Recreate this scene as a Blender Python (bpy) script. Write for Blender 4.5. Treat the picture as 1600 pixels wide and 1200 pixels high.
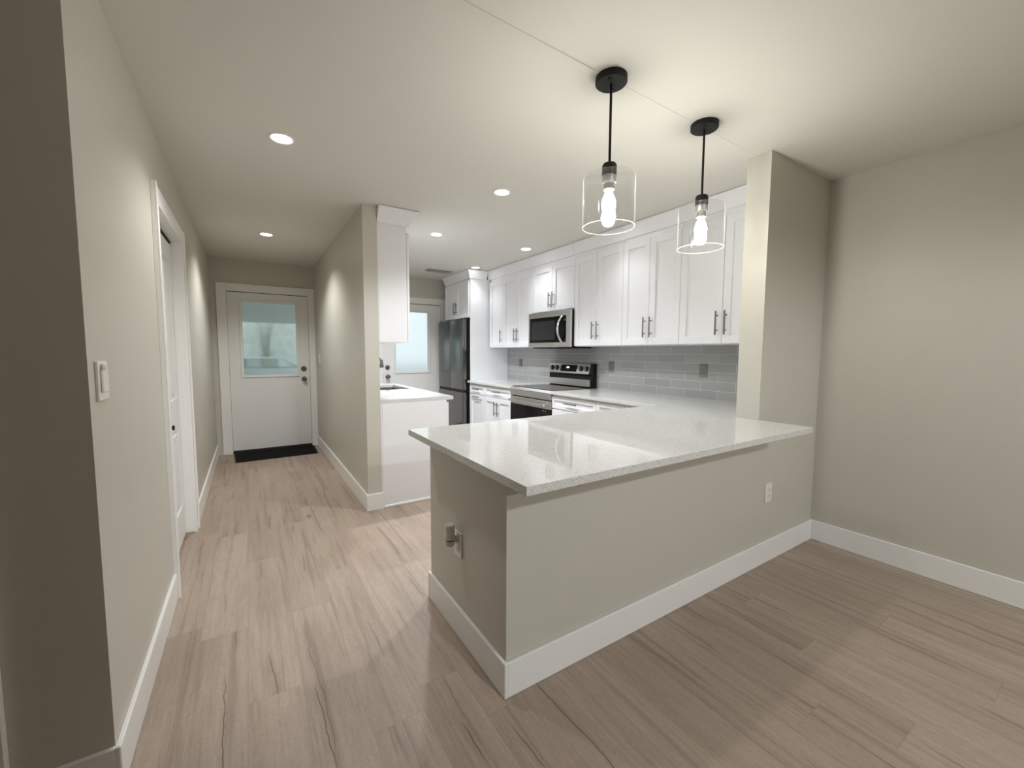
import bpy, bmesh, math, random
from mathutils import Vector, Matrix
random.seed(4)
PI = math.pi
SC = bpy.context.scene
COL = SC.collection
for o in list(bpy.data.objects):
    bpy.data.objects.remove(o)

# ------------------------------------------------------------------ camera
def make_camera():
    yaw, pit, rol, f, h = 0.5685, 0.0757, 0.0044, 642.4, 1.3068
    fwd = Vector((math.sin(yaw)*math.cos(pit), math.cos(yaw)*math.cos(pit), -math.sin(pit)))
    right = Vector((math.cos(yaw), -math.sin(yaw), 0))
    up = right.cross(fwd)
    r2 = math.cos(rol)*right + math.sin(rol)*up
    u2 = -math.sin(rol)*right + math.cos(rol)*up
    cd = bpy.data.cameras.new('camera')
    cd.sensor_fit = 'HORIZONTAL'; cd.sensor_width = 36.0; cd.lens = f/1600*36.0
    cd.clip_start = 0.05; cd.clip_end = 200
    c = bpy.data.objects.new('camera', cd); COL.objects.link(c)
    M = Matrix((r2, u2, -fwd)).transposed().to_4x4()
    M.translation = (0, 0, h)
    c.matrix_world = M
    SC.camera = c
make_camera()

# ------------------------------------------------------------------ world, exposure
w = bpy.data.worlds.new('world'); SC.world = w
w.use_nodes = True
bg = w.node_tree.nodes['Background']
bg.inputs['Color'].default_value = (0.86, 0.94, 0.955, 1)
bg.inputs['Strength'].default_value = 0.70
SC.view_settings.view_transform = 'Standard'
SC.view_settings.look = 'None'
SC.view_settings.exposure = 0.82
SC.view_settings.gamma = 1.0
SC.view_settings.use_curve_mapping = False
SC.cycles.use_denoising = True
SC.cycles.sample_clamp_indirect = 4.0
SC.cycles.max_bounces = 14
SC.cycles.diffuse_bounces = 8

# light colours and powers
CAN_KITCHEN = (0.92, 0.96, 1.0)
CAN_HALL = (1.0, 0.985, 0.955)
BULB_COL = (1.0, 0.965, 0.89)
P_KITCHEN, P_FRONT, P_HALL, P_FILL = 62.0, 9.0, 27.0, 105.0
BULB_STRENGTH = 128.0
H = 2.462

def spot(name, loc, power, col, size=136, blend=0.6, radius=0.05):
    l = bpy.data.lights.new(name, 'SPOT'); l.energy = power; l.color = col
    l.spot_size = math.radians(size); l.spot_blend = blend; l.shadow_soft_size = radius
    o = bpy.data.objects.new(name, l); COL.objects.link(o); o.location = loc
    return o
# unseen fill spots added behind the camera, placed from the counter overhang's shadow
for xy in ((1.3, -1.75), (1.7, -3.2)):
    spot('living_room_fill', (xy[0], xy[1], H-0.02), P_FILL, (0.96, 0.99, 1.0), 172, 0.25, 0.08)

# ------------------------------------------------------------------ materials
def newmat(name):
    m = bpy.data.materials.new(name); m.use_nodes = True
    nt = m.node_tree
    return m, nt, nt.nodes['Principled BSDF']
def pmat(name, col, rough=0.5, metal=0.0, spec=0.5, noise=0.0, nscale=30, bump=0.0, bscale=150, coat=0.0):
    m, nt, b = newmat(name)
    b.inputs['Base Color'].default_value = (*col, 1)
    b.inputs['Roughness'].default_value = rough
    b.inputs['Metallic'].default_value = metal
    b.inputs['Specular IOR Level'].default_value = spec
    if coat: b.inputs['Coat Weight'].default_value = coat
    tc = nt.nodes.new('ShaderNodeTexCoord')
    if noise:
        n = nt.nodes.new('ShaderNodeTexNoise'); n.inputs['Scale'].default_value = nscale
        nt.links.new(tc.outputs['Object'], n.inputs['Vector'])
        r = nt.nodes.new('ShaderNodeMapRange')
        r.inputs['To Min'].default_value = 1-noise; r.inputs['To Max'].default_value = 1+noise
        nt.links.new(n.outputs['Fac'], r.inputs['Value'])
        v = nt.nodes.new('ShaderNodeVectorMath'); v.operation = 'SCALE'
        v.inputs[0].default_value = col
        nt.links.new(r.outputs['Result'], v.inputs['Scale'])
        nt.links.new(v.outputs['Vector'], b.inputs['Base Color'])
    if bump:
        n = nt.nodes.new('ShaderNodeTexNoise'); n.inputs['Scale'].default_value = bscale
        n.inputs['Detail'].default_value = 3
        nt.links.new(tc.outputs['Object'], n.inputs['Vector'])
        bp = nt.nodes.new('ShaderNodeBump'); bp.inputs['Strength'].default_value = bump
        bp.inputs['Distance'].default_value = 0.002
        nt.links.new(n.outputs['Fac'], bp.inputs['Height'])
        nt.links.new(bp.outputs['Normal'], b.inputs['Normal'])
    return m
def brushed(name, col, rough=0.3, axis=2, amount=0.12, metal=1.0):
    m, nt, b = newmat(name)
    tc = nt.nodes.new('ShaderNodeTexCoord'); mp = nt.nodes.new('ShaderNodeMapping')
    s = [220.0, 220.0, 220.0]; s[axis] = 3.0
    mp.inputs['Scale'].default_value = s
    n = nt.nodes.new('ShaderNodeTexNoise'); n.inputs['Scale'].default_value = 1.0
    nt.links.new(tc.outputs['Object'], mp.inputs['Vector']); nt.links.new(mp.outputs['Vector'], n.inputs['Vector'])
    r = nt.nodes.new('ShaderNodeMapRange')
    r.inputs['To Min'].default_value = rough-amount*0.5; r.inputs['To Max'].default_value = rough+amount*0.5
    nt.links.new(n.outputs['Fac'], r.inputs['Value']); nt.links.new(r.outputs['Result'], b.inputs['Roughness'])
    b.inputs['Base Color'].default_value = (*col, 1); b.inputs['Metallic'].default_value = metal
    return m
def emat(name, col, strength):
    m = bpy.data.materials.new(name); m.use_nodes = True; nt = m.node_tree; nt.nodes.clear()
    e = nt.nodes.new('ShaderNodeEmission'); e.inputs['Color'].default_value = (*col, 1)
    e.inputs['Strength'].default_value = strength
    out = nt.nodes.new('ShaderNodeOutputMaterial'); nt.links.new(e.outputs[0], out.inputs['Surface'])
    return m

M = {}
M['wall'] = pmat('beige_wall_paint', (0.57, 0.552, 0.492), 0.42, spec=0.35, bump=0.12, bscale=140, noise=0.02, nscale=6)
M['taupe'] = pmat('dark_unseen_wall_paint', (0.26, 0.24, 0.20), 0.6, bump=0.1, bscale=140)  # dark tone chosen to cut bounce light from the unseen walls
M['ceiling'] = pmat('ceiling_paint', (0.70, 0.69, 0.64), 0.8, spec=0.2, bump=0.15, bscale=180)
M['trim'] = pmat('white_trim_paint', (0.85, 0.85, 0.84), 0.38, spec=0.4, noise=0.01)
M['cab'] = pmat('white_cabinet_lacquer', (0.83, 0.84, 0.87), 0.33, spec=0.45, noise=0.008, nscale=12)
M['door'] = pmat('white_door_paint', (0.80, 0.80, 0.80), 0.42, spec=0.4, noise=0.01, bump=0.05)
M['nickel'] = pmat('brushed_nickel', (0.23, 0.22, 0.21), 0.34, metal=1.0, noise=0.06, nscale=90)
M['darknickel'] = pmat('aged_nickel', (0.22, 0.20, 0.17), 0.3, metal=1.0, noise=0.05)
M['steel'] = brushed('stainless_steel', (0.60, 0.59, 0.575), 0.33, axis=1)
M['bright_steel'] = brushed('polished_steel', (0.78, 0.78, 0.77), 0.16, axis=2, amount=0.06)
M['fridge'] = brushed('dark_stainless', (0.185, 0.183, 0.178), 0.17, axis=2, amount=0.05)
M['black'] = pmat('black_plastic', (0.007, 0.007, 0.008), 0.5, spec=0.25, noise=0.05)
M['blackglass'] = pmat('black_glass', (0.004, 0.004, 0.005), 0.05, spec=0.28, noise=0.02)
M['blackmetal'] = pmat('matte_black_metal', (0.008, 0.008, 0.008), 0.55, spec=0.3, noise=0.05)
M['rubber'] = pmat('black_rubber', (0.014, 0.014, 0.014), 0.75, noise=0.1)
M['mat'] = pmat('black_mat_fibre', (0.012, 0.012, 0.012), 0.95, spec=0.1, noise=0.3, nscale=200, bump=0.8, bscale=600)
M['plastic'] = pmat('white_plastic', (0.80, 0.79, 0.76), 0.35, noise=0.01)
M['greyplastic'] = pmat('grey_plate_plastic', (0.20, 0.20, 0.20), 0.4, noise=0.03)
M['slot'] = pmat('outlet_slot_dark', (0.03, 0.03, 0.03), 0.6, noise=0.05)
M['vent'] = pmat('grey_vent_metal', (0.30, 0.30, 0.29), 0.5, noise=0.03)
M['ventdark'] = pmat('vent_shadow', (0.04, 0.04, 0.04), 0.8, noise=0.05)
M['adapter'] = pmat('smoky_grey_plastic', (0.66, 0.66, 0.61), 0.25, noise=0.04, coat=0.3)
M['bulb'] = emat('lit_bulb', BULB_COL, BULB_STRENGTH)
M['can'] = emat('lit_downlight_lens', (1.0, 0.96, 0.9), 14.0)
M['display'] = emat('clock_display', (0.75, 0.75, 1.0), 4.0)
M['sinksteel'] = brushed('sink_steel', (0.42, 0.40, 0.37), 0.3, axis=0)
M['badge'] = pmat('badge_silver', (0.75, 0.75, 0.75), 0.3, metal=0.6, noise=0.02)
M['concrete'] = pmat('pale_concrete', (0.68, 0.69, 0.68), 0.9, noise=0.15, nscale=3)
M['porch'] = pmat('porch_soffit_paint', (0.44, 0.46, 0.45), 0.8, noise=0.05)
M['leaf'] = pmat('hedge_leaf', (0.55, 0.58, 0.56), 0.8, noise=0.22, nscale=3, bump=0.3, bscale=6)
M['carpaint'] = pmat('pale_grey_car_paint', (0.42, 0.47, 0.48), 0.25, noise=0.01, coat=0.6)
M['carglass'] = pmat('car_window_glass', (0.85, 0.92, 0.95), 0.04, metal=1.0, noise=0.01)

def clear_glass():
    m = bpy.data.materials.new('clear_shade_glass'); m.use_nodes = True; nt = m.node_tree; nt.nodes.clear()
    out = nt.nodes.new('ShaderNodeOutputMaterial'); mx = nt.nodes.new('ShaderNodeMixShader')
    t = nt.nodes.new('ShaderNodeBsdfTransparent'); g = nt.nodes.new('ShaderNodeBsdfGlossy')
    t.inputs['Color'].default_value = (0.97, 0.975, 0.97, 1)
    g.inputs['Roughness'].default_value = 0.04
    lw = nt.nodes.new('ShaderNodeLayerWeight'); lw.inputs['Blend'].default_value = 0.5
    p4 = nt.nodes.new('ShaderNodeMath'); p4.operation = 'POWER'; p4.inputs[1].default_value = 4.0
    nt.links.new(lw.outputs['Facing'], p4.inputs[0])
    mr = nt.nodes.new('ShaderNodeMapRange'); mr.inputs['To Min'].default_value = 0.045; mr.inputs['To Max'].default_value = 0.5
    nt.links.new(p4.outputs[0], mr.inputs['Value'])
    # pale edge-on tint standing in for bulb light refracted at the glass outline
    d = nt.nodes.new('ShaderNodeBsdfTranslucent'); d.inputs['Color'].default_value = (0.9, 0.9, 0.88, 1)
    p9 = nt.nodes.new('ShaderNodeMath'); p9.operation = 'POWER'; p9.inputs[1].default_value = 9.0
    nt.links.new(lw.outputs['Facing'], p9.inputs[0])
    e = nt.nodes.new('ShaderNodeMath'); e.operation = 'MULTIPLY'; e.inputs[1].default_value = 0.11; nt.links.new(p9.outputs[0], e.inputs[0])
    m2 = nt.nodes.new('ShaderNodeMixShader')
    nt.links.new(mr.outputs['Result'], mx.inputs['Fac'])
    nt.links.new(t.outputs[0], mx.inputs[1]); nt.links.new(g.outputs[0], mx.inputs[2])
    nt.links.new(e.outputs[0], m2.inputs['Fac']); nt.links.new(mx.outputs[0], m2.inputs[1]); nt.links.new(d.outputs[0], m2.inputs[2])
    nt.links.new(m2.outputs[0], out.inputs['Surface'])
    return m
M['glass'] = clear_glass()
def rim_glass():
    m = bpy.data.materials.new('cut_glass_rim'); m.use_nodes = True; nt = m.node_tree; nt.nodes.clear()
    out = nt.nodes.new('ShaderNodeOutputMaterial'); mx = nt.nodes.new('ShaderNodeMixShader'); mx.inputs['Fac'].default_value = 0.30
    t = nt.nodes.new('ShaderNodeBsdfTransparent'); g = nt.nodes.new('ShaderNodeBsdfGlossy'); g.inputs['Roughness'].default_value = 0.35
    d = nt.nodes.new('ShaderNodeBsdfTranslucent'); d.inputs['Color'].default_value = (0.95, 0.95, 0.93, 1)
    m2 = nt.nodes.new('ShaderNodeMixShader'); m2.inputs['Fac'].default_value = 0.5
    nt.links.new(g.outputs[0], m2.inputs[1]); nt.links.new(d.outputs[0], m2.inputs[2])
    nt.links.new(t.outputs[0], mx.inputs[1]); nt.links.new(m2.outputs[0], mx.inputs[2]); nt.links.new(mx.outputs[0], out.inputs['Surface'])
    return m
M['rim'] = rim_glass()
def frosted(name, tint, rough, nscale, strength):
    m = bpy.data.materials.new(name); m.use_nodes = True; nt = m.node_tree; nt.nodes.clear()
    out = nt.nodes.new('ShaderNodeOutputMaterial'); mx = nt.nodes.new('ShaderNodeMixShader')
    r = nt.nodes.new('ShaderNodeBsdfRefraction'); r.inputs['Color'].default_value = (*tint, 1)
    r.inputs['Roughness'].default_value = rough; r.inputs['IOR'].default_value = 1.05
    g = nt.nodes.new('ShaderNodeBsdfGlossy'); g.inputs['Roughness'].default_value = 0.05
    f = nt.nodes.new('ShaderNodeFresnel'); f.inputs['IOR'].default_value = 1.5
    tc = nt.nodes.new('ShaderNodeTexCoord'); n = nt.nodes.new('ShaderNodeTexNoise'); n.inputs['Scale'].default_value = nscale
    bp = nt.nodes.new('ShaderNodeBump'); bp.inputs['Strength'].default_value = strength; bp.inputs['Distance'].default_value = 0.003
    nt.links.new(tc.outputs['Object'], n.inputs['Vector']); nt.links.new(n.outputs['Fac'], bp.inputs['Height'])
    nt.links.new(bp.outputs['Normal'], r.inputs['Normal'])
    nt.links.new(f.outputs[0], mx.inputs['Fac']); nt.links.new(r.outputs[0], mx.inputs[1]); nt.links.new(g.outputs[0], mx.inputs[2])
    nt.links.new(mx.outputs[0], out.inputs['Surface'])
    return m
M['pane_entry'] = frosted('rain_textured_glass', (0.88, 0.92, 0.90), 0.17, 60, 0.25)
M['pane_back'] = frosted('frosted_glass', (0.90, 0.93, 0.94), 0.5, 60, 0.2)

def mathn(nt, op, a, b=None):
    n = nt.nodes.new('ShaderNodeMath'); n.operation = op
    for i, v in enumerate((a, b)):
        if v is None: continue
        if isinstance(v, (int, float)): n.inputs[i].default_value = v
        else: nt.links.new(v, n.inputs[i])
    return n.outputs[0]
def combine(nt, x, y, z):
    c = nt.nodes.new('ShaderNodeCombineXYZ')
    for i, v in enumerate((x, y, z)):
        if isinstance(v, (int, float)): c.inputs[i].default_value = v
        else: nt.links.new(v, c.inputs[i])
    return c.outputs[0]
def ramp(nt, fac, stops):
    r = nt.nodes.new('ShaderNodeValToRGB'); e = r.color_ramp.elements
    while len(e) < len(stops): e.new(0.5)
    for i, (p, c) in enumerate(stops):
        e[i].position = p; e[i].color = (*c, 1) if len(c) == 3 else c
    nt.links.new(fac, r.inputs['Fac']); return r.outputs['Color']
def mixc(nt, fac, a, b, mode='MIX'):
    n = nt.nodes.new('ShaderNodeMix'); n.data_type = 'RGBA'; n.blend_type = mode
    for sock, v in ((n.inputs['Factor'], fac), (n.inputs[6], a), (n.inputs[7], b)):
        if isinstance(v, (int, float)): sock.default_value = v
        elif isinstance(v, tuple): sock.default_value = (*v, 1)
        else: nt.links.new(v, sock)
    return n.outputs[2]

def floor_mat():
    m, nt, b = newmat('oak_plank_vinyl')
    tc = nt.nodes.new('ShaderNodeTexCoord'); s = nt.nodes.new('ShaderNodeSeparateXYZ')
    nt.links.new(tc.outputs['Object'], s.inputs[0]); x, y = s.outputs[0], s.outputs[1]
    PW, PL = 0.182, 1.22
    xi = mathn(nt, 'DIVIDE', mathn(nt, 'ADD', x, 0.05), PW); i = mathn(nt, 'FLOOR', xi); fx = mathn(nt, 'FRACT', xi)
    wn = nt.nodes.new('ShaderNodeTexWhiteNoise'); wn.noise_dimensions = '1D'; nt.links.new(i, wn.inputs['W'])
    yj = mathn(nt, 'DIVIDE', mathn(nt, 'ADD', y, mathn(nt, 'MULTIPLY', wn.outputs['Value'], PL)), PL)
    j = mathn(nt, 'FLOOR', yj); fy = mathn(nt, 'FRACT', yj)
    w2 = nt.nodes.new('ShaderNodeTexWhiteNoise'); w2.noise_dimensions = '2D'
    nt.links.new(combine(nt, i, j, 0.0), w2.inputs['Vector']); rnd = w2.outputs['Value']
    off = mathn(nt, 'MULTIPLY', rnd, 37.0)
    def noise(sx, sy, detail, dist=0.0, rough=0.5):
        v = combine(nt, mathn(nt, 'ADD', mathn(nt, 'MULTIPLY', x, sx), off), mathn(nt, 'MULTIPLY', y, sy), off)
        n = nt.nodes.new('ShaderNodeTexNoise'); n.inputs['Scale'].default_value = 1.0
        n.inputs['Detail'].default_value = detail; n.inputs['Distortion'].default_value = dist; n.inputs['Roughness'].default_value = rough
        nt.links.new(v, n.inputs['Vector']); return n.outputs['Fac']
    tone = noise(4.5, 0.7, 3, 0.3)
    fine = noise(75, 7, 4, 0.2, 0.65)
    speck = noise(160, 60, 2, 0.0, 0.6)
    base = ramp(nt, tone, [(0.25, (0.345, 0.272, 0.218)), (0.5, (0.405, 0.325, 0.263)), (0.78, (0.455, 0.372, 0.305))])
    per = ramp(nt, rnd, [(0.0, (0.955, 0.95, 0.95)), (0.5, (1.0, 1.0, 1.0)), (1.0, (1.035, 1.035, 1.04))])
    c = mixc(nt, 1.0, base, per, 'MULTIPLY')
    fg = ramp(nt, fine, [(0.25, (0.88, 0.87, 0.86)), (0.6, (1.03, 1.03, 1.03))])
    c = mixc(nt, 1.0, c, fg, 'MULTIPLY')
    c = mixc(nt, 1.0, c, ramp(nt, speck, [(0.3, (0.93, 0.93, 0.93)), (0.7, (1.06, 1.06, 1.06))]), 'MULTIPLY')
    grain = noise(34, 0.9, 2, 0.5)
    c = mixc(nt, 1.0, c, ramp(nt, grain, [(0.30, (0.80, 0.78, 0.77)), (0.42, (0.97, 0.97, 0.97)), (0.62, (1.03, 1.03, 1.03))]), 'MULTIPLY')
    # one wandering split per plank, broken up along its length
    def line1(seed, sy, detail):
        n = nt.nodes.new('ShaderNodeTexNoise'); n.noise_dimensions = '2D'; n.inputs['Scale'].default_value = 1.0; n.inputs['Detail'].default_value = detail
        nt.links.new(combine(nt, mathn(nt, 'MULTIPLY', y, sy), mathn(nt, 'ADD', mathn(nt, 'MULTIPLY', off, 1.7), seed), 0.0), n.inputs['Vector']); return n.outputs['Fac']
    def crack(seed, width, thresh, amt):
        wob = mathn(nt, 'ADD', mathn(nt, 'MULTIPLY', line1(seed, 0.9, 1), 0.55), mathn(nt, 'MULTIPLY', line1(seed+3.3, 9.0, 4), 0.11))
        w3 = nt.nodes.new('ShaderNodeTexWhiteNoise'); w3.noise_dimensions = '3D'; nt.links.new(combine(nt, i, j, seed), w3.inputs['Vector'])
        cx = mathn(nt, 'ADD', mathn(nt, 'MULTIPLY', w3.outputs['Value'], 0.6), mathn(nt, 'SUBTRACT', wob, 0.13))
        d = mathn(nt, 'MULTIPLY', mathn(nt, 'ABSOLUTE', mathn(nt, 'SUBTRACT', fx, cx)), PW)
        g = nt.nodes.new('ShaderNodeMapRange'); g.inputs['From Min'].default_value = thresh; g.inputs['From Max'].default_value = thresh+0.09
        nt.links.new(line1(seed+8.1, 1.3, 2), g.inputs['Value'])
        core = mathn(nt, 'MULTIPLY', mathn(nt, 'MAXIMUM', mathn(nt, 'SUBTRACT', 1.0, mathn(nt, 'DIVIDE', d, width)), 0.0), amt)
        halo = mathn(nt, 'MULTIPLY', mathn(nt, 'MAXIMUM', mathn(nt, 'SUBTRACT', 1.0, mathn(nt, 'DIVIDE', d, 0.022)), 0.0), 0.16)
        return mathn(nt, 'MULTIPLY', g.outputs['Result'], mathn(nt, 'MAXIMUM', core, halo))
    c = mixc(nt, mathn(nt, 'MINIMUM', mathn(nt, 'MAXIMUM', crack(1.0, 0.0032, 0.53, 1.0), crack(21.0, 0.0026, 0.55, 0.8)), 0.85), c, (0.085, 0.060, 0.042))
    # small knots
    kv = nt.nodes.new('ShaderNodeTexVoronoi'); kv.inputs['Scale'].default_value = 1.0
    nt.links.new(combine(nt, mathn(nt, 'ADD', mathn(nt, 'MULTIPLY', x, 5.0), off), mathn(nt, 'MULTIPLY', y, 2.2), off), kv.inputs['Vector'])
    sc = nt.nodes.new('ShaderNodeSeparateColor'); nt.links.new(kv.outputs['Color'], sc.inputs[0])
    kd = mathn(nt, 'ADD', kv.outputs['Distance'], mathn(nt, 'MULTIPLY', mathn(nt, 'SUBTRACT', noise(60, 45, 3), 0.5), 0.22))
    kr = nt.nodes.new('ShaderNodeMapRange'); kr.inputs['From Min'].default_value = 0.01; kr.inputs['From Max'].default_value = 0.13
    kr.inputs['To Min'].default_value = 0.75; kr.inputs['To Max'].default_value = 0.0
    nt.links.new(kd, kr.inputs['Value'])
    c = mixc(nt, mathn(nt, 'MULTIPLY', kr.outputs['Result'], mathn(nt, 'GREATER_THAN', sc.outputs[0], 0.68)), c, (0.13, 0.094, 0.068))
    # plank joints
    e1 = mathn(nt, 'LESS_THAN', mathn(nt, 'MINIMUM', fx, mathn(nt, 'SUBTRACT', 1.0, fx)), 0.006)
    e2 = mathn(nt, 'LESS_THAN', mathn(nt, 'MINIMUM', fy, mathn(nt, 'SUBTRACT', 1.0, fy)), 0.0011)
    c = mixc(nt, mathn(nt, 'MULTIPLY', mathn(nt, 'MAXIMUM', e1, e2), 0.22), c, (0.12, 0.09, 0.07))
    nt.links.new(c, b.inputs['Base Color'])
    rr = nt.nodes.new('ShaderNodeMapRange'); rr.inputs['To Min'].default_value = 0.42; rr.inputs['To Max'].default_value = 0.58
    nt.links.new(fine, rr.inputs['Value']); nt.links.new(rr.outputs['Result'], b.inputs['Roughness'])
    b.inputs['Specular IOR Level'].default_value = 0.35
    bp = nt.nodes.new('ShaderNodeBump'); bp.inputs['Strength'].default_value = 0.15; bp.inputs['Distance'].default_value = 0.002
    nt.links.new(fine, bp.inputs['Height']); nt.links.new(bp.outputs['Normal'], b.inputs['Normal'])
    return m
M['floor'] = floor_mat()

def quartz():
    m, nt, b = newmat('speckled_white_quartz')
    tc = nt.nodes.new('ShaderNodeTexCoord')
    n = nt.nodes.new('ShaderNodeTexNoise'); n.inputs['Scale'].default_value = 230; n.inputs['Detail'].default_value = 2
    nt.links.new(tc.outputs['Object'], n.inputs['Vector'])
    c = ramp(nt, n.outputs['Fac'], [(0.30, (0.46, 0.45, 0.42)), (0.42, (0.67, 0.665, 0.645)), (0.60, (0.71, 0.71, 0.695))])
    v = nt.nodes.new('ShaderNodeTexVoronoi'); v.inputs['Scale'].default_value = 330
    nt.links.new(tc.outputs['Object'], v.inputs['Vector'])
    s = nt.nodes.new('ShaderNodeSeparateColor'); nt.links.new(v.outputs['Color'], s.inputs[0])
    c = mixc(nt, mathn(nt, 'MULTIPLY', mathn(nt, 'GREATER_THAN', s.outputs[0], 0.91), 0.5), c, (0.36, 0.33, 0.29))
    c = mixc(nt, mathn(nt, 'MULTIPLY', mathn(nt, 'GREATER_THAN', s.outputs[1], 0.985), 0.8), c, (0.86, 0.86, 0.84))
    nt.links.new(c, b.inputs['Base Color'])
    b.inputs['Roughness'].default_value = 0.012; b.inputs['Specular IOR Level'].default_value = 0.5
    b.inputs['IOR'].default_value = 1.65
    return m
M['quartz'] = quartz()

def tile():
    m, nt, b = newmat('grey_subway_tile')
    tc = nt.nodes.new('ShaderNodeTexCoord'); s = nt.nodes.new('ShaderNodeSeparateXYZ')
    nt.links.new(tc.outputs['Object'], s.inputs[0])
    v = combine(nt, mathn(nt, 'SUBTRACT', s.outputs[1], 2.104-3.03), mathn(nt, 'SUBTRACT', s.outputs[2], 0.918), 0.0)
    br = nt.nodes.new('ShaderNodeTexBrick'); br.offset = 0.5; br.squash = 1.0
    br.inputs['Scale'].default_value = 1.0; br.inputs['Brick Width'].default_value = 0.303; br.inputs['Row Height'].default_value = 0.0765
    br.inputs['Mortar Size'].default_value = 0.0016; br.inputs['Mortar Smooth'].default_value = 0.2; br.inputs['Bias'].default_value = 0.0
    br.inputs['Color1'].default_value = (0.335, 0.34, 0.335, 1); br.inputs['Color2'].default_value = (0.385, 0.39, 0.385, 1)
    br.inputs['Mortar'].default_value = (0.63, 0.63, 0.62, 1)
    nt.links.new(v, br.inputs['Vector']); nt.links.new(br.outputs['Color'], b.inputs['Base Color'])
    r = nt.nodes.new('ShaderNodeMapRange'); r.inputs['To Min'].default_value = 0.12; r.inputs['To Max'].default_value = 0.7
    nt.links.new(br.outputs['Fac'], r.inputs['Value']); nt.links.new(r.outputs['Result'], b.inputs['Roughness'])
    bp = nt.nodes.new('ShaderNodeBump'); bp.invert = True; bp.inputs['Strength'].default_value = 0.5; bp.inputs['Distance'].default_value = 0.002
    nt.links.new(br.outputs['Fac'], bp.inputs['Height']); nt.links.new(bp.outputs['Normal'], b.inputs['Normal'])
    return m
M['tile'] = tile()

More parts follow.
